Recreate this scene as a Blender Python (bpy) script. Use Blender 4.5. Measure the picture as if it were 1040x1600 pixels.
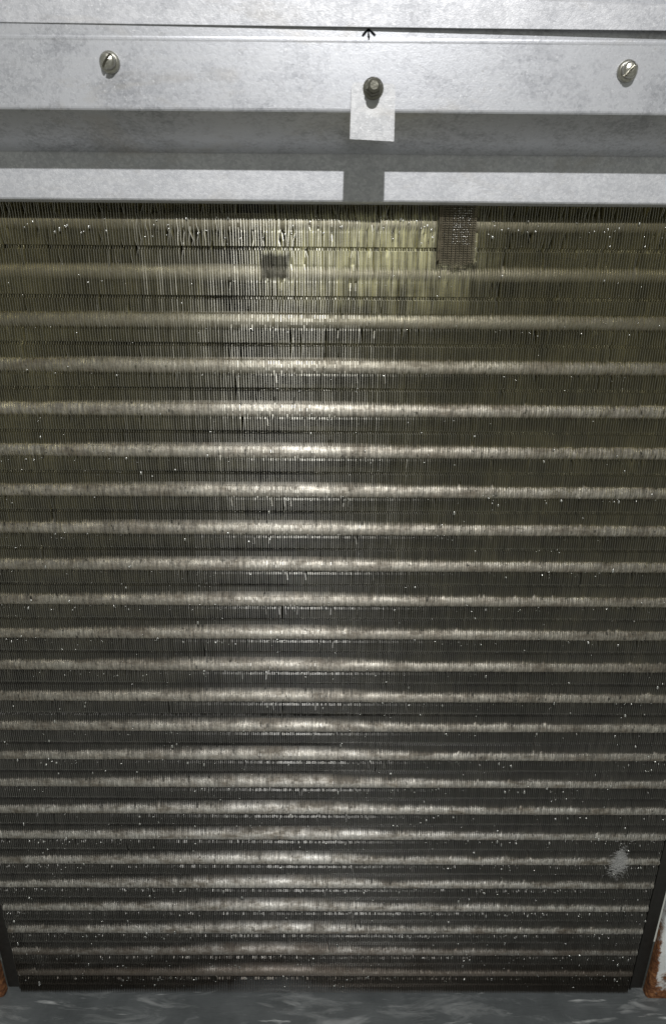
import bpy, bmesh, math, random
from mathutils import Vector, Matrix, noise

random.seed(7)
for o in list(bpy.data.objects):
    bpy.data.objects.remove(o, do_unlink=True)
scene = bpy.context.scene
COL = scene.collection

# ------------------------------------------------------------------ camera
PITCH, YAW, ROLL = 0.3818, 0.0065, 0.0082
CAM = Vector((0.0, -0.5041, 0.0599))
fwd = Vector((math.sin(YAW) * math.cos(PITCH), math.cos(YAW) * math.cos(PITCH), -math.sin(PITCH)))
rgt = Vector((math.cos(YAW), -math.sin(YAW), 0.0))
up = rgt.cross(fwd)
r2 = rgt * math.cos(ROLL) + up * math.sin(ROLL)
u2 = -rgt * math.sin(ROLL) + up * math.cos(ROLL)
cd = bpy.data.cameras.new('camera')
cam = bpy.data.objects.new('camera', cd)
COL.objects.link(cam)
m = Matrix((r2, u2, -fwd)).transposed().to_4x4()
m.translation = CAM
cam.matrix_world = m
cd.sensor_fit = 'VERTICAL'
cd.sensor_height = 36.0
cd.sensor_width = 36.0
cd.lens = 36.0 * 1100.0 / 1600.0
cd.clip_start = 0.01
cd.clip_end = 50.0
cd.dof.use_dof = True
cd.dof.focus_distance = 0.58
cd.dof.aperture_fstop = 26.0
scene.camera = cam

# ------------------------------------------------------------------ light
world = bpy.data.worlds.new('World')
scene.world = world
world.use_nodes = True
bg = world.node_tree.nodes['Background']
bg.inputs[0].default_value = (0.98, 1.0, 0.90, 1)
bg.inputs[1].default_value = 0.28

ld = bpy.data.lights.new('work_lamp', 'SPOT')
ld.energy = 52.0
ld.color = (1.0, 0.995, 0.985)
ld.shadow_soft_size = 0.008
ld.spot_size = math.radians(72)
ld.spot_blend = 1.0
lamp = bpy.data.objects.new('work_lamp', ld)
COL.objects.link(lamp)
lamp.location = (0.067, -0.90, 0.703)
lamp.rotation_euler = (Vector((-0.04, 0.0, -0.33)) - Vector(lamp.location)).to_track_quat('-Z', 'Y').to_euler()

scene.view_settings.view_transform = 'Standard'
scene.view_settings.look = 'None'
scene.view_settings.exposure = 0.0
scene.view_settings.gamma = 1.0
scene.cycles.max_bounces = 6
scene.cycles.sample_clamp_indirect = 4.0


# ------------------------------------------------------------------ materials
class NT:
    def __init__(self, name):
        self.mat = bpy.data.materials.new(name)
        self.mat.use_nodes = True
        self.t = self.mat.node_tree
        self.b = self.t.nodes['Principled BSDF']
        g = self.t.nodes.new('ShaderNodeNewGeometry')
        self.pos = g.outputs['Position']

    def link(self, a, b):
        self.t.links.new(a, b)

    def val(self, sock, v):
        if hasattr(v, 'is_output'):
            self.link(v, sock)
        else:
            sock.default_value = v

    def scale(self, vec, s):
        n = self.t.nodes.new('ShaderNodeMapping')
        self.link(vec, n.inputs['Vector'])
        n.inputs['Scale'].default_value = s
        return n.outputs[0]

    def noise(self, scale, detail=3, rough=0.55, vec=None, dist=0.0):
        n = self.t.nodes.new('ShaderNodeTexNoise')
        self.link(vec or self.pos, n.inputs['Vector'])
        n.inputs['Scale'].default_value = scale
        n.inputs['Detail'].default_value = detail
        n.inputs['Roughness'].default_value = rough
        n.inputs['Distortion'].default_value = dist
        return n.outputs['Fac']

    def voronoi(self, scale, vec=None, out='Color'):
        n = self.t.nodes.new('ShaderNodeTexVoronoi')
        self.link(vec or self.pos, n.inputs['Vector'])
        n.inputs['Scale'].default_value = scale
        return n.outputs[out]

    def ramp(self, fac, stops):
        n = self.t.nodes.new('ShaderNodeValToRGB')
        self.link(fac, n.inputs[0])
        cr = n.color_ramp
        while len(cr.elements) < len(stops):
            cr.elements.new(0.5)
        for e, (p, c) in zip(cr.elements, stops):
            e.position = p
            e.color = c if isinstance(c, tuple) and len(c) == 4 else ((c[0], c[1], c[2], 1) if isinstance(c, tuple) else (c, c, c, 1))
        return n.outputs[0]

    def mix(self, fac, a, b, mode='MIX'):
        n = self.t.nodes.new('ShaderNodeMix')
        n.data_type = 'RGBA'
        n.blend_type = mode
        self.val(n.inputs[0], fac)
        for s, v in ((n.inputs[6], a), (n.inputs[7], b)):
            if hasattr(v, 'is_output'):
                self.link(v, s)
            else:
                s.default_value = (v[0], v[1], v[2], 1)
        return n.outputs[2]

    def math(self, op, a, b=0.0, c=0.0, clamp=False):
        n = self.t.nodes.new('ShaderNodeMath')
        n.operation = op
        n.use_clamp = clamp
        for s, v in zip(n.inputs, (a, b, c)):
            self.val(s, v)
        return n.outputs[0]

    def maprange(self, v, a, b, c=0.0, d=1.0, smooth=True):
        n = self.t.nodes.new('ShaderNodeMapRange')
        n.interpolation_type = 'SMOOTHSTEP' if smooth else 'LINEAR'
        self.link(v, n.inputs[0])
        for k, x in zip((1, 2, 3, 4), (a, b, c, d)):
            n.inputs[k].default_value = x
        return n.outputs[0]

    def xyz(self, vec=None):
        n = self.t.nodes.new('ShaderNodeSeparateXYZ')
        self.link(vec or self.pos, n.inputs[0])
        return n.outputs

    def bump(self, h, strength=0.3, dist=0.001):
        n = self.t.nodes.new('ShaderNodeBump')
        self.link(h, n.inputs['Height'])
        n.inputs['Strength'].default_value = strength
        n.inputs['Distance'].default_value = dist
        self.link(n.outputs[0], self.b.inputs['Normal'])

    def set(self, **kw):
        names = dict(color='Base Color', metal='Metallic', rough='Roughness', spec='Specular IOR Level',
                     coat='Coat Weight', coat_rough='Coat Roughness', aniso='Anisotropic', aniso_rot='Anisotropic Rotation')
        for k, v in kw.items():
            s = self.b.inputs[names[k]]
            if hasattr(v, 'is_output'):
                self.link(v, s)
            elif isinstance(v, tuple):
                s.default_value = (v[0], v[1], v[2], 1)
            else:
                s.default_value = v
        return self.mat


def galvanized(name, tint=(1, 1, 1), lo=0.34, hi=0.62, blotch=0.5, metal=0.38, gloss=0.0):
    n = NT(name)
    big = n.noise(22, 4, 0.6, n.scale(n.pos, (1, 1, 1.6)), 0.6)
    mid = n.noise(150, 3, 0.6)
    fine = n.voronoi(620)
    fv = n.math('MULTIPLY', n.xyz(fine)[0], 1.0)
    grain = n.noise(1500, 2, 0.6)
    f = n.math('ADD', n.math('MULTIPLY', big, blotch), n.math('MULTIPLY', mid, 0.24))
    f = n.math('ADD', f, n.math('MULTIPLY', fv, 0.16))
    f = n.math('ADD', f, n.math('MULTIPLY', grain, 0.30))
    lo_c = (lo * 0.98 * tint[0], lo * 0.99 * tint[1], lo * 1.03 * tint[2])
    hi_c = (hi * tint[0], hi * tint[1], hi * 1.02 * tint[2])
    col = n.ramp(f, [(0.44, lo_c), (0.74, hi_c)])
    stain = n.ramp(n.noise(13, 5, 0.65, n.scale(n.pos, (1, 1, 2.2)), 0.9), [(0.56, 0.0), (0.72, 1.0)])
    col = n.mix(n.math('MULTIPLY', stain, 0.45), col, (0.40, 0.37, 0.33))
    brush = n.ramp(n.noise(40, 5, 0.7, n.scale(n.pos, (0.25, 1, 9.0))), [(0.45, 0.0), (0.75, 1.0)])
    col = n.mix(n.math('MULTIPLY', brush, 0.16), col, (0.66, 0.66, 0.66))
    smudge = n.ramp(n.noise(34, 5, 0.75, n.scale(n.pos, (1.3, 1, 0.7)), 1.5), [(0.63, 0.0), (0.72, 1.0)])
    col = n.mix(n.math('MULTIPLY', smudge, 0.30), col, (0.27, 0.25, 0.22))
    glint = n.ramp(n.noise(900, 2, 0.7), [(0.64, 0.0), (0.72, 1.0)])
    col = n.mix(n.math('MULTIPLY', glint, 0.55), col, (0.85, 0.85, 0.87))
    specks = n.ramp(n.noise(330, 2, 0.7), [(0.70, 0.0), (0.76, 1.0)])
    col = n.mix(n.math('MULTIPLY', specks, 0.35), col, (0.30, 0.28, 0.25))
    n.bump(n.math('ADD', grain, n.math('MULTIPLY', fv, 0.7)), 0.18 - 0.9 * gloss, 0.0005)
    rough = n.maprange(f, 0.3, 0.9, 0.56 - gloss, 0.42 - gloss)
    return n.set(color=col, metal=metal, rough=rough, spec=0.4)


def grime(n, col):
    # a dark smear of grime across a handful of fins, and brown dirt on the mashed patch
    x, y, z = n.xyz()
    wob = n.math('MULTIPLY', n.math('SUBTRACT', n.noise(160, 4, 0.65, n.scale(n.pos, (1.6, 1, 0.8))), 0.5), 1.5)
    for cx, hx, cz, hz, c, amt, wk in ((-0.0375, 0.0092, 0.0362, 0.0078, (0.045, 0.043, 0.034), 0.86, 0.6),
                                   (0.0840, 0.0130, 0.060, 0.0240, (0.085, 0.076, 0.058), 0.93, 0.25)):
        dx = n.math('DIVIDE', n.math('SUBTRACT', x, cx), hx)
        dz = n.math('DIVIDE', n.math('SUBTRACT', z, cz), hz)
        d = n.math('MAXIMUM', n.math('ABSOLUTE', dx), n.math('ABSOLUTE', dz))
        d = n.math('ADD', d, n.math('MULTIPLY', wob, wk))
        col = n.mix(n.maprange(d, 1.25, 0.75, 0.0, amt), col, c)
    return col


def fin_material():
    n = NT('aged_aluminium_fin')
    x, y, z = n.xyz()
    film = n.noise(26, 4, 0.6, n.scale(n.pos, (1, 1, 2.0)))
    perfin = n.noise(420, 2, 0.6, n.scale(n.pos, (1, 0.2, 0.06)))
    # an olive film of old residue covers the upper rows, brown grime the lowest ones
    up_f = n.maprange(n.math('ADD', z, n.math('MULTIPLY', n.math('SUBTRACT', film, 0.5), 0.22)), -0.42, 0.03)
    lo_f = n.maprange(n.math('ADD', z, n.math('MULTIPLY', n.math('SUBTRACT', film, 0.5), 0.12)), -0.60, -0.685)
    col = n.mix(up_f, (0.50, 0.485, 0.45), (0.62, 0.58, 0.36))
    # yellow-green glow of lit fin sides under the rail, put into the colour
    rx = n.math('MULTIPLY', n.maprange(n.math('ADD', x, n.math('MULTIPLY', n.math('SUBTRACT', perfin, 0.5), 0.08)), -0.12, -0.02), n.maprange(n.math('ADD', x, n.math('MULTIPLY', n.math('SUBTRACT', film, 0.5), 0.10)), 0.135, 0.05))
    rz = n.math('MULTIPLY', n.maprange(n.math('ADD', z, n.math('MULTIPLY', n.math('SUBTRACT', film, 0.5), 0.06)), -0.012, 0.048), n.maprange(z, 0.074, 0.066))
    glow_mask = n.math('MULTIPLY', n.math('MULTIPLY', rx, rz), n.maprange(perfin, 0.28, 0.62, 0.25, 1.0))
    col = n.mix(glow_mask, col, (0.88, 0.85, 0.56))
    col = n.mix(n.math('MULTIPLY', lo_f, 0.75), col, (0.15, 0.12, 0.095))
    k = n.ramp(perfin, [(0.3, 0.62), (0.7, 1.05)])
    col = n.mix(1.0, col, k, 'MULTIPLY')
    col = grime(n, col)
    dirt = n.ramp(n.noise(240, 4, 0.7), [(0.52, 0.0), (0.72, 1.0)])
    col = n.mix(n.math('MULTIPLY', dirt, 0.4), col, (0.16, 0.15, 0.11))
    n.bump(n.noise(900, 3), 0.2, 0.0004)
    return n.set(color=col, metal=n.maprange(glow_mask, 0.0, 1.0, 0.85, 0.05), rough=n.maprange(film, 0.3, 0.7, 0.30, 0.44), spec=0.4)


def tube_material():
    n = NT('tube_collar_aluminium')
    x, y, z = n.xyz()
    film = n.noise(30, 5, 0.7, n.scale(n.pos, (1, 1, 3)))
    col = n.ramp(film, [(0.36, (0.22, 0.192, 0.155)), (0.62, (0.52, 0.49, 0.43))])
    low_glint = n.math('MULTIPLY', n.maprange(z, -0.30, -0.48), n.ramp(film, [(0.40, 0.0), (0.58, 1.0)]))
    col = n.mix(n.math('MULTIPLY', low_glint, 0.7), col, (0.66, 0.645, 0.61))  # stronger glint of the lower tubes, painted as a paler colour
    # lit collars and fin shadows put into the colour as short upright dashes
    dash = n.noise(560, 2, 0.7, n.scale(n.pos, (1.0, 0.05, 0.12)))
    col = n.mix(1.0, col, n.ramp(dash, [(0.36, 0.55), (0.64, 1.25)]), 'MULTIPLY')
    nick = n.ramp(n.noise(330, 3, 0.75, n.scale(n.pos, (1.0, 0.1, 0.3))), [(0.615, 0.0), (0.64, 1.0)])
    col = n.mix(n.math('MULTIPLY', nick, 0.9), col, (0.03, 0.028, 0.024))
    lo_f = n.maprange(n.math('ADD', z, n.math('MULTIPLY', n.math('SUBTRACT', film, 0.5), 0.15)), -0.585, -0.655)
    col = n.mix(n.math('MULTIPLY', lo_f, 0.85), col, (0.13, 0.105, 0.085))
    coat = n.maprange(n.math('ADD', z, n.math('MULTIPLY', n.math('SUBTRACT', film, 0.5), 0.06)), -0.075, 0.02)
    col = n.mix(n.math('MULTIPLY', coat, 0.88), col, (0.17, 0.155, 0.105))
    col = grime(n, col)
    spots = n.ramp(n.noise(300, 3, 0.7), [(0.56, 0.0), (0.7, 1.0)])
    col = n.mix(n.math('MULTIPLY', spots, 0.6), col, (0.14, 0.125, 0.10))
    n.bump(n.noise(500, 3), 0.35, 0.0006)
    wide_in_z(n)
    return n.set(color=col, metal=0.92, rough=n.ramp(film, [(0.36, 0.66), (0.62, 0.48)]), aniso=0.72, spec=0.4)


def wide_in_z(n):
    # drawn metal: the grain spreads highlights up and down, not along the tube
    t = n.t.nodes.new('ShaderNodeTangent')
    t.direction_type = 'RADIAL'
    t.axis = 'X'
    n.link(t.outputs[0], n.b.inputs['Tangent'])


def edge_material():
    n = NT('sheared_fin_edge')
    x, y, z = n.xyz()
    film = n.noise(26, 4, 0.6, n.scale(n.pos, (1, 1, 2.0)))
    up_f = n.maprange(z, -0.32, 0.0)
    lo_f = n.maprange(n.math('ADD', z, n.math('MULTIPLY', n.math('SUBTRACT', film, 0.5), 0.12)), -0.60, -0.685)
    col = n.mix(up_f, (0.34, 0.335, 0.32), (0.42, 0.41, 0.36))
    col = n.mix(n.math('MULTIPLY', lo_f, 0.75), col, (0.16, 0.13, 0.10))
    dirt = n.ramp(n.noise(120, 4, 0.7, n.scale(n.pos, (1.5, 1, 0.6))), [(0.50, 0.0), (0.70, 1.0)])
    col = n.mix(n.math('MULTIPLY', dirt, 0.5), col, (0.20, 0.19, 0.15))
    col = grime(n, col)
    wide_in_z(n)
    return n.set(color=col, metal=1.0, rough=0.40, aniso=0.92, spec=0.4)


def dark_metal(name, c=(0.034, 0.032, 0.029), rough=0.55, metal=0.5):
    n = NT(name)
    f = n.noise(180, 4, 0.65)
    col = n.mix(f, tuple(v * 0.5 for v in c), tuple(v * 1.5 for v in c))
    n.bump(n.noise(700, 3), 0.25, 0.0005)
    return n.set(color=col, metal=metal, rough=rough)


def screw_material():
    n = NT('nickel_screw')
    f = n.noise(500, 3)
    col = n.ramp(f, [(0.3, (0.30, 0.29, 0.25)), (0.7, (0.56, 0.55, 0.50))])
    n.bump(n.noise(1500, 2), 0.15, 0.0003)
    return n.set(color=col, metal=0.95, rough=n.maprange(f, 0.3, 0.7, 0.34, 0.22))


def rusty_paint():
    n = NT('rusty_white_paint')
    x, y, z = n.xyz()
    ax = n.math('ABSOLUTE', x)
    warp = n.math('SUBTRACT', n.noise(70, 5, 0.65), 0.5)
    fine = n.math('SUBTRACT', n.noise(320, 4, 0.7), 0.5)
    # corrosion has eaten the paint at the foot and along the inner edge
    hz = n.math('ADD', n.math('MULTIPLY', n.math('ADD', z, 0.694), 1.0), n.math('MULTIPLY', warp, 0.13))
    foot = n.maprange(n.math('ADD', hz, n.math('MULTIPLY', fine, 0.03)), 0.036, 0.010)
    he = n.math('ADD', n.math('SUBTRACT', ax, 0.3373), n.math('MULTIPLY', warp, 0.011))
    he = n.math('ADD', he, n.math('MULTIPLY', fine, 0.006))
    hh = n.math('SUBTRACT', 1.0, n.math('DIVIDE', n.math('ADD', z, 0.694), 0.17), 0.0, True)
    he = n.math('SUBTRACT', he, n.math('MULTIPLY', n.math('MULTIPLY', hh, hh), 0.011))
    edge = n.maprange(he, 0.0016, -0.0008)
    rust = n.math('MAXIMUM', foot, edge)
    paint = n.ramp(n.noise(90, 4), [(0.3, (0.70, 0.71, 0.70)), (0.7, (0.84, 0.85, 0.85))])
    rc = n.ramp(n.noise(210, 5, 0.7), [(0.28, (0.025, 0.011, 0.007)), (0.48, (0.16, 0.060, 0.022)), (0.72, (0.45, 0.21, 0.085))])
    col = n.mix(rust, paint, rc)
    n.bump(n.math('ADD', n.math('MULTIPLY', rust, n.noise(420, 4)), n.noise(60, 2)), 0.5, 0.0012)
    return n.set(color=col, metal=0.0, rough=n.maprange(rust, 0.0, 1.0, 0.42, 0.85), spec=0.4)


def pan_material():
    n = NT('wet_grey_pan')
    base = n.ramp(n.noise(30, 4, 0.6), [(0.3, (0.08, 0.087, 0.09)), (0.7, (0.12, 0.129, 0.133))])
    # pale, smeared strokes
    mp = n.t.nodes.new('ShaderNodeMapping')
    n.link(n.pos, mp.inputs['Vector'])
    mp.inputs['Rotation'].default_value = (0, 0, math.radians(-24))
    mp.inputs['Scale'].default_value = (1.0, 4.5, 1.0)
    v = mp.outputs[0]
    w1 = n.noise(13, 4, 0.55, v, 0.7)
    s = n.ramp(w1, [(0.60, 0.0), (0.70, 0.35), (0.78, 0.8)])
    mp2 = n.t.nodes.new('ShaderNodeMapping')
    n.link(n.pos, mp2.inputs['Vector'])
    mp2.inputs['Rotation'].default_value = (0, 0, math.radians(14))
    mp2.inputs['Scale'].default_value = (1.0, 7.0, 1.0)
    w2 = n.noise(18, 4, 0.55, mp2.outputs[0], 0.5)
    s = n.math('MAXIMUM', s, n.ramp(w2, [(0.66, 0.0), (0.76, 0.7)]))
    wide = n.math('MULTIPLY', n.ramp(n.noise(12, 6, 0.75, v, 0.6), [(0.54, 0.0), (0.80, 1.0)]), 0.35)
    s2 = n.math('MAXIMUM', s, wide)
    col = n.mix(s2, base, (0.64, 0.655, 0.655))
    n.bump(n.noise(45, 4, 0.6, v, 1.0), 0.25, 0.002)
    return n.set(color=col, metal=0.0, rough=n.maprange(n.noise(60, 3), 0.3, 0.7, 0.12, 0.26), spec=0.5)


M_PLATE = galvanized('galvanised_sheet', (0.97, 0.985, 1.03), 0.25, 0.54, 0.70, 0.52, 0.09)
M_FLANGE = galvanized('galvanised_flange', (0.985, 0.99, 1.01), 0.46, 0.68, 0.34)
M_CLIP = galvanized('galvanised_clip', (1, 1, 1), 0.38, 0.53, 0.36)
M_UPPER = galvanized('galvanised_upper', (0.985, 0.99, 1.02), 0.36, 0.56, 0.5)
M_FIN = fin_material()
M_EDGE = edge_material()
M_TUBE = tube_material()
M_DARK = dark_metal('dark_sheet_metal')
M_BOLT = dark_metal('oiled_steel', (0.20, 0.195, 0.165), 0.33, 0.9)
M_SCREW = screw_material()
M_RUST = rusty_paint()
M_PAN = pan_material()
n = NT('pale_wall')
M_WALL = n.set(color=n.mix(n.noise(30, 3), (0.66, 0.60, 0.58), (0.74, 0.69, 0.67)), rough=0.7)
n = NT('purple_marker')
M_MARK = n.set(color=n.ramp(n.noise(700, 3), [(0.35, (0.24, 0.15, 0.28)), (0.75, (0.44, 0.37, 0.46))]), rough=0.6)
n = NT('water_bead')
M_BEAD = n.set(color=n.mix(n.noise(90, 2), (0.55, 0.55, 0.52), (0.90, 0.90, 0.88)), metal=0.95, rough=0.27)
n = NT('lint_fibre')
M_LINT = n.set(color=n.mix(n.noise(200, 2), (0.32, 0.32, 0.31), (0.52, 0.52, 0.51)), rough=0.8)


# ------------------------------------------------------------------ helpers
def link(name, me, mat, parent=None, smooth=False):
    if mat is not None and not me.materials:
        me.materials.append(mat)
    if smooth:
        me.polygons.foreach_set('use_smooth', [True] * len(me.polygons))
    o = bpy.data.objects.new(name, me)
    COL.objects.link(o)
    if parent is not None:
        o.parent = parent
    return o


def from_bm(name, bm, mat, parent=None, smooth=False):
    bmesh.ops.recalc_face_normals(bm, faces=bm.faces)
    me = bpy.data.meshes.new(name)
    bm.to_mesh(me)
    bm.free()
    return link(name, me, mat, parent, smooth)


def empty(name, loc, label, cat, group=None):
    o = bpy.data.objects.new(name, None)
    o.empty_display_size = 0.02
    COL.objects.link(o)
    o.location = loc
    tag(o, label, cat, group)
    return o


def tag(o, label=None, cat=None, group=None, kind=None):
    if label:
        o['label'] = label
    if cat:
        o['category'] = cat
    if group:
        o['group'] = group
    if kind:
        o['kind'] = kind
    return o


def keep(o, parent):
    """parent a mesh built in world coordinates to an Empty that is not at the origin"""
    o.parent = parent
    o.matrix_parent_inverse = Matrix.Translation(parent.location).inverted()
    return o


def sheet_bm(profile, thick, x0, x1, nx=40, wave=0.0, seed=0.0, skew=None):
    """bent sheet metal: a (y, z) profile with thickness, extruded along x"""
    pts = [Vector((p[0], p[1])) for p in profile]
    nrm = []
    for i in range(len(pts)):
        a = pts[max(i - 1, 0)]
        b = pts[min(i + 1, len(pts) - 1)]
        t = (b - a).normalized()
        nrm.append(Vector((-t.y, t.x)))
    loop = pts + [pts[i] + nrm[i] * thick for i in reversed(range(len(pts)))]
    bm = bmesh.new()
    rings = []
    for j in range(nx + 1):
        x = x0 + (x1 - x0) * j / nx
        ring = []
        for p in loop:
            w = wave * noise.noise(Vector((x * 9, p.y * 14, seed)))
            dy, dz = (skew(x, p) if skew else (0, 0))
            ring.append(bm.verts.new((x, p.x + w + dy, p.y + w * 0.5 + dz)))
        rings.append(ring)
    k = len(loop)
    for j in range(nx):
        for i in range(k):
            bm.faces.new((rings[j][i], rings[j][(i + 1) % k], rings[j + 1][(i + 1) % k], rings[j + 1][i]))
    bm.faces.new(rings[0])
    bm.faces.new(list(reversed(rings[-1])))
    return bm


def bend(c, r, a0, a1, k=5):
    return [(c[0] + r * math.cos(math.radians(a0 + (a1 - a0) * i / k)), c[1] + r * math.sin(math.radians(a0 + (a1 - a0) * i / k))) for i in range(k + 1)]


def lathe_y(bm, prof, seg, cx=0, cy=0, cz=0, phase=0.0):
    """solid of revolution about the y axis; prof = (radius, y) from the front to the back"""
    rings = []
    for r, y in prof:
        if r < 1e-7:
            rings.append([bm.verts.new((cx, cy + y, cz))])
        else:
            rings.append([bm.verts.new((cx + r * math.cos(phase + 2 * math.pi * i / seg), cy + y, cz + r * math.sin(phase + 2 * math.pi * i / seg))) for i in range(seg)])
    for a, b in zip(rings, rings[1:]):
        for i in range(seg):
            j = (i + 1) % seg
            if len(a) == 1 and len(b) == 1:
                continue
            if len(a) == 1:
                bm.faces.new((a[0], b[i], b[j]))
            elif len(b) == 1:
                bm.faces.new((a[i], b[0], a[j]))
            else:
                bm.faces.new((a[i], b[i], b[j], a[j]))


def box_bm(bm, x0, x1, y0, y1, z0, z1):
    v = [bm.verts.new(p) for p in ((x0, y0, z0), (x1, y0, z0), (x1, y1, z0), (x0, y1, z0), (x0, y0, z1), (x1, y0, z1), (x1, y1, z1), (x0, y1, z1))]
    for f in ((0, 1, 2, 3), (4, 7, 6, 5), (0, 4, 5, 1), (1, 5, 6, 2), (2, 6, 7, 3), (3, 7, 4, 0)):
        bm.faces.new([v[i] for i in f])


# ------------------------------------------------------------------ drain pan
Z_PAN = -0.694
bm = bmesh.new()
NXP, NYP = 60, 14
grid = []
for j in range(NYP + 1):
    y = -0.16 + 0.22 * j / NYP
    row = []
    for i in range(NXP + 1):
        x = -0.46 + 0.92 * i / NXP
        row.append(bm.verts.new((x, y, Z_PAN + 0.0008 * noise.noise(Vector((x * 14, y * 14, 3))) - 0.0008)))
    grid.append(row)
for j in range(NYP):
    for i in range(NXP):
        bm.faces.new((grid[j][i], grid[j][i + 1], grid[j + 1][i + 1], grid[j + 1][i]))
pan_root = empty('drain_pan', (0, -0.05, Z_PAN), 'wet dark grey drain pan with pale streaks below the finned coil', 'drain pan')
keep(from_bm('pan_floor', bm, M_PAN, None, True), pan_root)
bm = bmesh.new()
box_bm(bm, -0.46, 0.46, -0.164, -0.1602, Z_PAN - 0.004, Z_PAN + 0.03)
keep(from_bm('pan_rim', bm, M_PAN), pan_root)

# pale wall beyond the upper panel
bm = bmesh.new()
box_bm(bm, -0.5, 0.5, -0.046, -0.04, 0.166, 0.40)
tag(from_bm('wall', bm, M_WALL), kind='structure')

# ------------------------------------------------------------------ coil
TS, PITCH_F = 0.03175, 0.0018
X0, NF = -0.3222, 358
Z_TOP, Z_BOT = 0.0775, -0.6935
TUBES = [TS * (2 - k) for k in range(24)]          # 0.0635 down to -0.667
R_T, Y_T = 0.0060, 0.0070

coil = empty('evaporator_coil', (0, 0.02, Z_BOT), 'wet aluminium finned coil with rows of horizontal tubes under the steel rail', 'finned coil')

# rows of vertices down a fin: (z, recess)
ROWS = [(Z_TOP, 0.0)]
for zk in TUBES:
    for dz, rc in ((10.5, 0), (6.0, 0), (4.6, -1), (2.2, -1), (0, -1), (-2.2, -1), (-4.6, -1), (-6.0, 0), (-11, 0), (-14.4, 0), (-14.7, 3.6), (-16.9, 3.6), (-17.2, 0)):
        z = zk + dz * 0.001
        if Z_BOT + 0.001 < z < ROWS[-1][0] - 1e-5:
            if rc < 0:                               # the edge is scalloped round each tube collar
                rc = 1000 * max(0.0, min(0.0017, Y_T - math.sqrt(R_T ** 2 - (dz * 0.001) ** 2) - 0.00055))
            ROWS.append((z, rc * 0.001))
ROWS.append((Z_BOT, 0.0))
NR = len(ROWS)

bent = {}
rnd = random.Random(11)
for _ in range(190):
    i = rnd.randrange(NF)
    zc = rnd.choice([rnd.uniform(-0.69, 0.075), rnd.uniform(-0.05, 0.075)])
    bent.setdefault(i, []).append((zc, rnd.uniform(0.004, 0.016), rnd.choice((-1, 1)) * rnd.uniform(0.35, 1.0) * 0.001, rnd.uniform(0, 1.2) * 0.001 if rnd.random() < 0.5 else 0))
for _ in range(260):                                # the battered top rows
    i = rnd.randrange(NF)
    zc = rnd.uniform(0.045, 0.078)
    bent.setdefault(i, []).append((zc, rnd.uniform(0.002, 0.006), rnd.choice((-1, 1)) * rnd.uniform(0.4, 1.3) * 0.001, rnd.uniform(0, 2.0) * 0.001))
for _ in range(900):                                # short nicks in the leading edges, mostly beside the tubes
    i = rnd.randrange(NF)
    zc = rnd.choice(TUBES) + rnd.choice((-0.0065, -0.0025, 0.0062))
    bent.setdefault(i, []).append((zc, rnd.uniform(0.0026, 0.0050), rnd.choice((-1, 1)) * rnd.uniform(0.1, 0.5) * 0.001, rnd.uniform(0.8, 2.6) * 0.001))
DENTS = [(-0.104, 0.074, 0.0065, 0.004), (-0.147, 0.076, 0.005, 0.003), (0.066, 0.074, 0.004, 0.003), (0.013, 0.0765, 0.004, 0.002)]
THICK = 0.00036
DEPTHS = (0.0, 0.0030, 0.0400)


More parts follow.
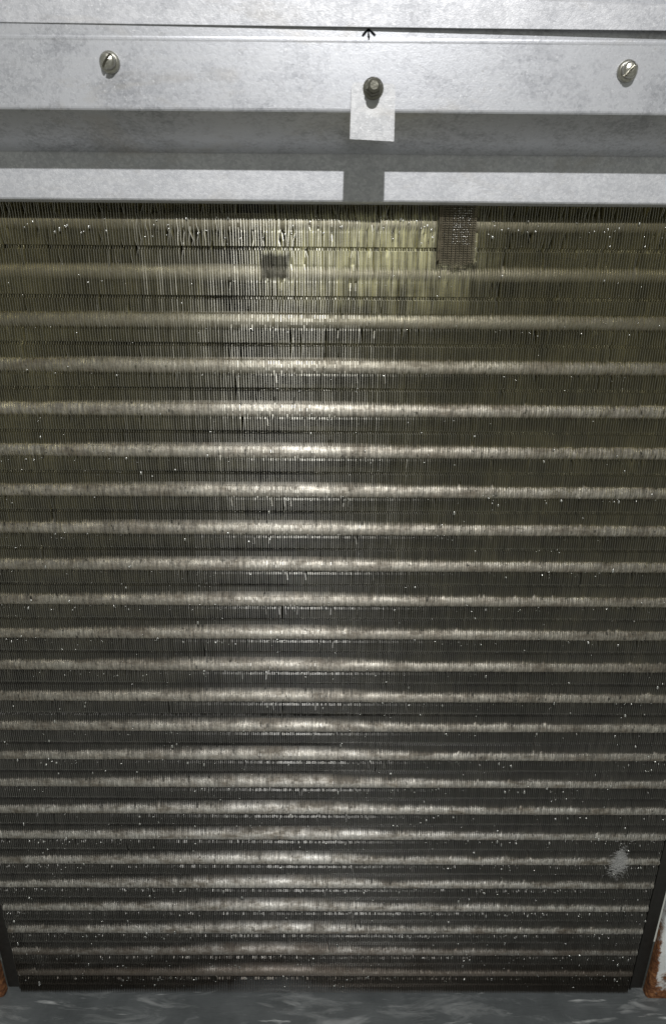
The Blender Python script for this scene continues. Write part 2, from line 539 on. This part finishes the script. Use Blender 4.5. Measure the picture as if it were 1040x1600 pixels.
def fin_data(i, ox):
    """vertices and faces of one fin; ox is the x that becomes local 0"""
    xf = X0 + PITCH_F * i + rnd.uniform(-0.00008, 0.00008)
    verts, faces = [], []
    fseed = i * 0.37
    wob = rnd.uniform(0.6, 1.4)
    for r, (z, rc) in enumerate(ROWS):
        top = max(0.0, min(1.0, (z - 0.04) / 0.03))
        dx = wob * (0.00010 + 0.00030 * top) * noise.noise(Vector((fseed, z * 55, 0.0)))
        dx += 0.00050 * noise.noise(Vector((xf * 16, z * 9, 5.0)))
        fold = 0.0
        rec = rc * ((0.72 + 0.28 * rnd.random()) if rc > 0.003 else (rnd.random() ** 0.6 * (1 + 0.75 * min(1.0, abs(xf) / 0.22)) * (0.15 if z > 0.012 else 1.0)))
        rec += 0.0003 * max(0, noise.noise(Vector((fseed * 3, z * 120, 9.0))))
        for zc, h, a, rr in bent.get(i, ()):
            t = abs(z - zc) / h
            if t < 1:
                w = (1 - t * t) ** 2
                dx += a * w
                rec += rr * w
        for cx, cz, rad, dep in DENTS:
            d = math.hypot(xf - cx, z - cz) / rad
            if d < 1:
                rec += dep * (1 - d * d)
                dx += (xf - cx) * 0.35 * (1 - d)
        # patch of fins mashed flat
        if 0.0715 < xf < 0.0975 and z > 0.0365 + 0.006 * noise.noise(Vector((xf * 120, 0, 2))):
            rec = 0.0030 + 0.0009 * noise.noise(Vector((xf * 500, z * 300, 1)))
            fold += 0.0013 + 0.0006 * noise.noise(Vector((xf * 400, z * 160, 3)))
        inx = max(0.0, min(1.0, (xf + 0.09) / 0.05, (0.125 - xf) / 0.05))
        inz = max(0.0, min(1.0, (z + 0.004) / 0.022, (0.071 - z) / 0.006))
        fold += 0.00030 * math.tanh((xf + 0.035) / 0.05) * (1 + 0.6 * noise.noise(Vector((xf * 22, z * 26, 61.0))))
        fold += 0.00110 * inx * inz * (0.85 + 0.45 * noise.noise(Vector((fseed * 2, z * 20, 77.0)))) * (0.35 if rc > 0.003 else 1.0)
        band = 1 if (int(math.floor((z + 0.5 * TS) / TS * 2)) % 2) else -1
        lean = 0.080 + 0.030 * band + 0.05 * noise.noise(Vector((xf * 12, z * 10, 20.0))) + 0.03 * noise.noise(Vector((fseed, z * 12, 31.0)))
        lean += -0.75 * max(0.0, xf - 0.06) + 0.45 * max(0.0, -xf - 0.10)
        if z < -0.36 and xf > 0.004:
            lean += 0.015
        h = THICK * 0.5
        cols = []
        for dpt in DEPTHS:
            k = 1.0 if dpt < 0.001 else (0.55 if dpt < 0.01 else 0.0)
            yy = max(dpt, rec) if dpt < 0.01 else dpt
            if dpt >= 0.001 and dpt < 0.01:
                yy = max(dpt, rec + 0.001)
            hh = h * (0.8 if dpt < 0.001 else 1.0)
            cx = xf + dx * k - lean * yy + (fold if dpt < 0.001 else 0.0)
            cols.append((cx - hh, cx + hh, yy))
        tilt = THICK * (0.055 + 0.05 * noise.noise(Vector((fseed * 5, z * 25, 50.0))))
        for q, (xa, xb, yy) in enumerate(cols):
            verts.append((xa - ox, yy, z))
            verts.append((xb - ox, yy + (tilt if q == 0 else 0.0), z))
        if r:
            b = r * 6
            a = b - 6
            faces.append((a, b, b + 1, a + 1))                     # leading edge
            faces.append((a, a + 2, b + 2, b))
            faces.append((a + 2, a + 4, b + 4, b + 2))
            faces.append((a + 1, b + 1, b + 3, a + 3))
            faces.append((a + 3, b + 3, b + 5, a + 5))
    faces.append((0, 1, 3, 2))
    faces.append((2, 3, 5, 4))
    return xf, verts, faces


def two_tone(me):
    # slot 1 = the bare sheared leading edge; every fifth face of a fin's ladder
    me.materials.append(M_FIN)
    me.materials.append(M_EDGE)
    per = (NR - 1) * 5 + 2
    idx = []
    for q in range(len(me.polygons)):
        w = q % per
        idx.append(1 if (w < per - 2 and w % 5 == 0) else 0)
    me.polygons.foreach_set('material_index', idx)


first, last = (NF - 300) // 2, (NF - 300) // 2 + 300
sv, sf = [], []
for i in range(NF):
    if first <= i < last:
        ox = X0 + PITCH_F * i
        xf, v, f = fin_data(i, ox)
        me = bpy.data.meshes.new('fin')
        me.from_pydata(v, [], f)
        two_tone(me)
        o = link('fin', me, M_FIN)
        o.location.x = ox
        keep(o, coil)
    else:
        xf, v, f = fin_data(i, 0.0)
        b = len(sv)
        sv += v
        sf += [tuple(q + b for q in p) for p in f]
me = bpy.data.meshes.new('outer_fins')
me.from_pydata(sv, [], sf)
two_tone(me)
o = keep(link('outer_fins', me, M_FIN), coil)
o['kind'] = 'stuff'


def tube_mesh(half, rad, seed):
    bm = bmesh.new()
    n_s, seg = 180, 18
    rings = []
    for j in range(n_s + 1):
        x = -half + 2 * half * j / n_s
        r = rad * (1 + 0.035 * noise.noise(Vector((x * 60, seed, 0))))
        sag = 0.0004 * noise.noise(Vector((x * 6, seed, 7)))
        rings.append([bm.verts.new((x, r * math.cos(2 * math.pi * q / seg), sag + r * math.sin(2 * math.pi * q / seg))) for q in range(seg)])
    for a, b in zip(rings, rings[1:]):
        for q in range(seg):
            bm.faces.new((a[q], b[q], b[(q + 1) % seg], a[(q + 1) % seg]))
    bmesh.ops.recalc_face_normals(bm, faces=bm.faces)
    me = bpy.data.meshes.new('tube')
    bm.to_mesh(me)
    bm.free()
    return me


variants = [tube_mesh(0.3222, R_T, 1.7 * q) for q in range(4)]
for k, zk in enumerate(TUBES):
    o = link('tube', variants[k % 4], M_TUBE, None, True)
    o.location = (0, Y_T, zk)
    keep(o, coil)
for k, zk in enumerate(TUBES[:-1]):
    o = link('rear_tube', variants[(k + 2) % 4], M_TUBE, None, True)
    o.location = (0, Y_T + 0.0225, zk - TS * 0.5)
    keep(o, coil)
bm = bmesh.new()
box_bm(bm, -0.3265, 0.3265, 0.046, 0.048, Z_BOT, Z_TOP)  # dark sheet added to stop background light leaking through the fin gaps
keep(from_bm('light_stop', bm, M_DARK), coil)
for s in (-1, 1):
    bm = bmesh.new()
    xa, xb = (0.3247, 0.3262)
    box_bm(bm, min(s * xa, s * xb), max(s * xa, s * xb), 0.004, 0.0455, Z_BOT, Z_TOP)
    box_bm(bm, min(s * 0.3263, s * 0.3386), max(s * 0.3263, s * 0.3386), 0.0060, 0.0075, Z_BOT, Z_TOP)
    keep(from_bm('end_plate', bm, M_DARK), coil)

# ------------------------------------------------------------------ corner posts
for s, lab in ((-1, 'white painted post with a narrow rust edge at the left of the drain pan'),
               (1, 'white painted post with an orange rusted foot at the right of the drain pan')):
    bm = bmesh.new()
    xi = 0.3388
    prof = [(xi, 0.004)] + [(xi + 0.004 - 0.004 * math.cos(a), -0.001 - 0.004 * math.sin(a)) for a in [math.pi / 2 * q / 5 for q in range(6)]] + [(0.395, -0.005), (0.395, -0.0035)]
    prof += [(xi + 0.0040, -0.0035), (xi + 0.0015, -0.0010), (xi + 0.0015, 0.004)]
    rings = []
    nz = 60
    for j in range(nz + 1):
        z = Z_PAN + 0.0003 + (0.075 - Z_PAN) * j / nz
        ring = []
        for (px, py) in prof:
            w = 0.0012 * noise.noise(Vector((px * 40, z * 22, s * 3.0))) * max(0.2, 1 - (z - Z_PAN) / 0.15)
            ring.append(bm.verts.new((s * (px + w), py + w * 0.6, z)))
        rings.append(ring)
    for a, b in zip(rings, rings[1:]):
        for q in range(len(prof)):
            p = (q + 1) % len(prof)
            bm.faces.new((a[q], a[p], b[p], b[q]))
    bm.faces.new(rings[0])
    bm.faces.new(rings[-1])
    o = from_bm('corner_post', bm, M_RUST)
    tag(o, lab, 'post')

# ------------------------------------------------------------------ galvanised rail across the top
rail = empty('mounting_rail', (0, -0.04, 0.0763), 'galvanised steel rail with a bright lower flange across the top of the coil', 'rail')
XR = 0.36
web_t = Vector((0.040, -0.0175)).normalized()
prof = [(-0.055, 0.178), (-0.055, 0.1562), (-0.05508, 0.1554), (-0.05508, 0.1546), (-0.055, 0.1538), (-0.055, 0.1225)]
prof += [(-0.0549, 0.1216), (-0.0544, 0.1208), (-0.0535, 0.1203)]
prof += [(-0.030, 0.1092), (-0.0168, 0.1034)]
o = keep(from_bm('upper_channel', sheet_bm(prof, 0.0012, -XR, XR, 60, 0.0001, 1.0), M_PLATE), rail)
prof = [(-0.0150, 0.106), (-0.0150, 0.0795)] + [(-0.01495, 0.0772), (-0.0144, 0.0763), (-0.0130, 0.0757), (-0.0100, 0.0752), (0.0, 0.0750)]
o = keep(from_bm('lower_flange', sheet_bm(prof, 0.0009, -XR, XR, 60, 0.0004, 4.0), M_FLANGE), rail)


def make_screw(x, z, ang):
    root = bpy.data.objects.new('screw', None)
    root.empty_display_size = 0.005
    COL.objects.link(root)
    root.location = (x, -0.055, z)
    root.rotation_euler = (0, ang, 0)
    bm = bmesh.new()
    lathe_y(bm, [(0.0, -0.0022), (0.0036, -0.0022), (0.0050, -0.0017), (0.0056, -0.0009), (0.0056, -0.0003), (0.0050, 0.0006), (0.0, 0.0006)], 28)
    from_bm('washer_flange', bm, M_SCREW, root, True)
    # slotted head: two rounded halves either side of the slot
    bm = bmesh.new()
    for s in (-1, 1):
        outer = []
        R, g = 0.0042, 0.00065
        prof = [(1.0, -0.0018), (1.0, -0.0046), (0.93, -0.0057), (0.70, -0.0066), (0.35, -0.0071)]
        rings = []
        for k, y in prof:
            Rk = max(R * k, g * 1.3)
            a0 = math.acos(min(1, g / Rk))
            ring = []
            for q in range(13):
                a = -a0 + 2 * a0 * q / 12
                ring.append(bm.verts.new((s * Rk * math.cos(a), y, Rk * math.sin(a))))
            rings.append(ring)
        for a, b in zip(rings, rings[1:]):
            for q in range(12):
                bm.faces.new((a[q], a[q + 1], b[q + 1], b[q]))
            bm.faces.new((a[12], a[0], b[0], b[12]))
        bm.faces.new(rings[-1])
        bm.faces.new(rings[0])
    lathe_y(bm, [(0.0, -0.0030), (0.0038, -0.0030), (0.0038, -0.0018), (0.0, -0.0018)], 20)
    from_bm('head', bm, M_SCREW, root, False)
    keep(root, rail)
    return root


make_screw(-0.1208, 0.1436, math.radians(38))
make_screw(0.1623, 0.1418, math.radians(40))

# purple arrow drawn in marker on the sheet
bm = bmesh.new()


def stroke(pts, w):
    vs = []
    for q, p in enumerate(pts):
        a = Vector(pts[max(q - 1, 0)])
        b = Vector(pts[min(q + 1, len(pts) - 1)])
        t = (b - a).normalized()
        nn = Vector((-t.y, t.x)) * w * (0.5 + 0.12 * math.sin(q * 2.1))
        vs.append((bm.verts.new((p[0] + nn.x, -0.05535, p[1] + nn.y)), bm.verts.new((p[0] - nn.x, -0.05535, p[1] - nn.y))))
    for a, b in zip(vs, vs[1:]):
        bm.faces.new((a[0], a[1], b[1], b[0]))


stroke([(0.0202, 0.1553), (0.0201, 0.1568), (0.0199, 0.1584), (0.0200, 0.1600)], 0.0010)
stroke([(0.0167, 0.1570), (0.0178, 0.1583), (0.0191, 0.1595), (0.0199, 0.1602)], 0.0010)
stroke([(0.0236, 0.1573), (0.0225, 0.1582), (0.0212, 0.1592), (0.0199, 0.1602)], 0.0010)
bmesh.ops.solidify(bm, geom=bm.faces[:], thickness=0.00006)
o = keep(from_bm('arrow_mark', bm, M_MARK), rail)
o['label'] = 'small purple arrow drawn in marker pointing up'

# ------------------------------------------------------------------ upper panel


def panel_skew(x, p):
    t = (x + 0.18) / 0.36
    dz = -0.0018 * t
    if p.y > 0.165:
        dz = -0.030 * (x - 0.082) + (0.0)
    return (-0.0042 * max(0.0, t) ** 1.6, dz)


prof = [(-0.0500, 0.1745), (-0.0552, 0.1745), (-0.0556, 0.1738), (-0.0556, 0.1618), (-0.0555, 0.1616)]
o = from_bm('upper_panel', sheet_bm(prof, 0.0004, -XR, XR, 60, 0.0001, 8.0, panel_skew), M_UPPER)
tag(o, 'bright galvanised panel lapped over the rail along the top edge', 'metal panel')

# ------------------------------------------------------------------ retaining clip with bolt
clip = empty('retaining_clip', (0.0233, -0.057, 0.108), 'small square galvanised tab bolted to the middle of the rail', 'clip')
bm = bmesh.new()
nz = 14
th = 0.0014
rings = []
for j in range(nz + 1):
    t = j / nz
    z = 0.1349 - 0.0278 * t
    y = -0.0576 - 0.0008 * t
    xa = 0.0112 - 0.0006 * t
    xb = 0.0353 + 0.0002 * t
    sl = -0.0005 - 0.0005 * t
    c = 0.0012 if j == 0 else 0.0
    rings.append([bm.verts.new((xa + c, y, z)), bm.verts.new((xb - c, y, z + sl)), bm.verts.new((xb - c, y + th, z + sl)), bm.verts.new((xa + c, y + th, z))])
for a, b in zip(rings, rings[1:]):
    for q in range(4):
        bm.faces.new((a[q], a[(q + 1) % 4], b[(q + 1) % 4], b[q]))
bm.faces.new(rings[0])
bm.faces.new(rings[-1])
keep(from_bm('tab', bm, M_CLIP), clip)
bolt = bpy.data.objects.new('bolt', None)
bolt.empty_display_size = 0.005
COL.objects.link(bolt)
bolt.location = (0.0231, -0.0572, 0.1320)
keep(bolt, clip)
bm = bmesh.new()
lathe_y(bm, [(0.0, -0.0018), (0.0046, -0.0018), (0.0056, -0.0012), (0.0058, 0.0), (0.0, 0.0)], 24)
from_bm('washer', bm, M_BOLT, bolt, True)
bm = bmesh.new()
lathe_y(bm, [(0.0, -0.0072), (0.0040, -0.0072), (0.0047, -0.0062), (0.0047, -0.0018), (0.0, -0.0018)], 6, 0, 0, 0, 0.3)
from_bm('nut', bm, M_BOLT, bolt, False)
bm = bmesh.new()
prof = [(0.0, -0.0112), (0.0022, -0.0112), (0.0030, -0.0106)]
y = -0.0103
while y < -0.0075:
    prof += [(0.0034, y), (0.0029, y + 0.0005)]
    y += 0.0010
prof += [(0.0032, -0.0070), (0.0, -0.0070)]
lathe_y(bm, prof, 18)
from_bm('threaded_end', bm, M_BOLT, bolt, False)

# ------------------------------------------------------------------ lint caught on the fins
bm = bmesh.new()
rl = random.Random(5)
for _ in range(900):
    u, v = rl.gauss(0, 0.40), max(-1.2, min(1.2, rl.gauss(-0.1, 0.42)))
    base = Vector((0.2815 + 0.0085 * u * (1 - 0.35 * v), -0.0006 - abs(rl.gauss(0, 0.0012)), -0.502 + 0.019 * v))
    d = Vector((rl.gauss(0, 1), rl.gauss(0, 0.25), rl.gauss(0, 1.2))).normalized()
    p = base
    prev = None
    w = 0.00006
    for q in range(5):
        side = Vector((-d.z, 0, d.x)).normalized() * w
        cur = (bm.verts.new(p + side), bm.verts.new(p - side), bm.verts.new(p + Vector((0, -w * 1.4, 0))))
        if prev:
            for e in range(3):
                bm.faces.new((prev[e], prev[(e + 1) % 3], cur[(e + 1) % 3], cur[e]))
        prev = cur
        d = (d + Vector((rl.gauss(0, 0.5), rl.gauss(0, 0.1), rl.gauss(0, 0.5)))).normalized()
        p = p + d * 0.0011
        p.y = min(p.y, -0.0004)
o = from_bm('lint_tuft', bm, M_LINT)
tag(o, 'small white tuft of lint stuck to the lower right fins', 'lint')

# ------------------------------------------------------------------ water beads
ico = bmesh.new()
bmesh.ops.create_icosphere(ico, subdivisions=2, radius=1.0)
iv = [v.co.copy() for v in ico.verts]
ifc = [tuple(v.index for v in f.verts) for f in ico.faces]
ico.free()
dv, df = [], []
rd = random.Random(21)


def bead(x, y, z, r, tall=1.0, flat=0.42):
    """a drop flattened against whatever it clings to, its face turned up by a random amount"""
    b = len(dv)
    t = math.radians(rd.uniform(5, 62))
    ax = Vector((rd.gauss(0, 0.22), -math.cos(t), math.sin(t))).normalized()
    sx, sz = rd.uniform(0.75, 1.15), rd.uniform(0.85, 1.3) * tall
    for c in iv:
        p = c - ax * (c.dot(ax) * (1 - flat))
        dv.append((x + p.x * r * sx, y + p.y * r * 0.9, z + p.z * r * sz))
    for f in ifc:
        df.append(tuple(q + b for q in f))


for _ in range(3800):
    k = int(len(TUBES) * rd.random() ** 0.72)
    k = min(k, len(TUBES) - 1)
    x = rd.uniform(-0.322, 0.322)
    if noise.noise(Vector((x * 14, k * 0.9, 4.0))) < rd.uniform(-0.6, 0.5):
        continue
    off = rd.choice((-0.0062, -0.0068, -0.0050, 0.0, -0.0030, -0.0066, -0.0058, -0.0148, -0.0172, rd.uniform(-0.016, 0.014)))
    r = 0.00017 + 0.00055 * rd.random() ** 4
    z = TUBES[k] + off + rd.gauss(0, 0.0013)
    if z < Z_BOT + 0.002 or z > 0.072:
        continue
    bead(x, -r * 0.2, z, r * (1.0 + 0.6 * (k / 24)), rd.uniform(0.8, 2.2), rd.uniform(0.4, 0.9))
for _ in range(220):                                 # torn flecks along the battered top rows
    x = rd.uniform(-0.24, 0.24)
    if noise.noise(Vector((x * 30, 2.0, 14.0))) < rd.uniform(-0.5, 0.4):
        continue
    bead(x, -0.0001, rd.gauss(0.0595, 0.0042), rd.uniform(0.0002, 0.0006), rd.uniform(0.8, 2.4), 0.7)
me = bpy.data.meshes.new('water_droplets')
me.from_pydata(dv, [], df)
o = link('water_droplets', me, M_BEAD, None, True)
tag(o, 'tiny bright water droplets scattered over the fins and tubes', 'water droplets', kind='stuff')

# ------------------------------------------------------------------ strip of wire mesh hanging over the top fins
bm = bmesh.new()
rm = random.Random(3)
XA, XB, ZA, ZB = 0.0722, 0.0962, 0.0752, 0.0368


def mesh_y(x, z):
    return -0.0016 - 0.0006 * noise.noise(Vector((x * 90, z * 60, 6.0))) - 0.0010 * max(0.0, (0.050 - z) / 0.013)


def wire(pts, w):
    prev = None
    for q, (x, z) in enumerate(pts):
        y = mesh_y(x, z)
        cur = [bm.verts.new((x + ox, y + oy, z + oz)) for ox, oy, oz in ((-w, 0, -w), (w, 0, w), (0, -w * 1.6, 0))]
        if prev:
            for e in range(3):
                bm.faces.new((prev[e], prev[(e + 1) % 3], cur[(e + 1) % 3], cur[e]))
        prev = cur


def end_z(x):
    t = (x - XA) / (XB - XA)
    return ZB + 0.0035 * (2 * t - 1) ** 2 + 0.0032 * noise.noise(Vector((x * 260, 0, 3)))


nv = 19
for i in range(nv):
    x = XA + (XB - XA) * i / (nv - 1)
    zb = end_z(x)
    w = 0.00055 if i in (0, 1) else 0.00022
    wire([(x + 0.0002 * noise.noise(Vector((i * 3.1, q * 0.7, 0))), ZA + (zb - ZA) * q / 14) for q in range(15)], w)
nh = 27
for j in range(nh):
    z = ZA - 0.0006 - (ZA - ZB - 0.0012) * j / (nh - 1)
    xs = [XA + (XB - XA) * q / 18 for q in range(19)]
    pts = [(x, z + 0.00025 * (1 if q % 2 else -1)) for q, x in enumerate(xs) if z > end_z(x)]
    if len(pts) > 1:
        wire(pts, 0.00022)
bm2 = bmesh.new()
for i in range(7, 16):                               # solder knuckles where the wires cross
    for j in range(1, 17):
        if rm.random() < 0.62:
            x = XA + (XB - XA) * i / (nv - 1) + rm.gauss(0, 0.0002)
            z = ZA - 0.0006 - (ZA - ZB - 0.0012) * j / (nh - 1) + rm.gauss(0, 0.0002)
            mt = Matrix.Translation((x, mesh_y(x, z) - 0.0004, z))
            bmesh.ops.create_icosphere(bm2, subdivisions=1, radius=rm.uniform(0.00025, 0.0005), matrix=mt)
strip = empty('mesh_strip', (0.0842, -0.0015, ZB), 'narrow dark wire mesh strip hanging from the lip over the top fins', 'mesh strip')
keep(from_bm('wire_grid', bm, dark_metal('dull_wire', (0.27, 0.24, 0.18), 0.42, 0.6)), strip)
keep(from_bm('knuckles', bm2, M_BEAD, None, True), strip)['kind'] = 'stuff'
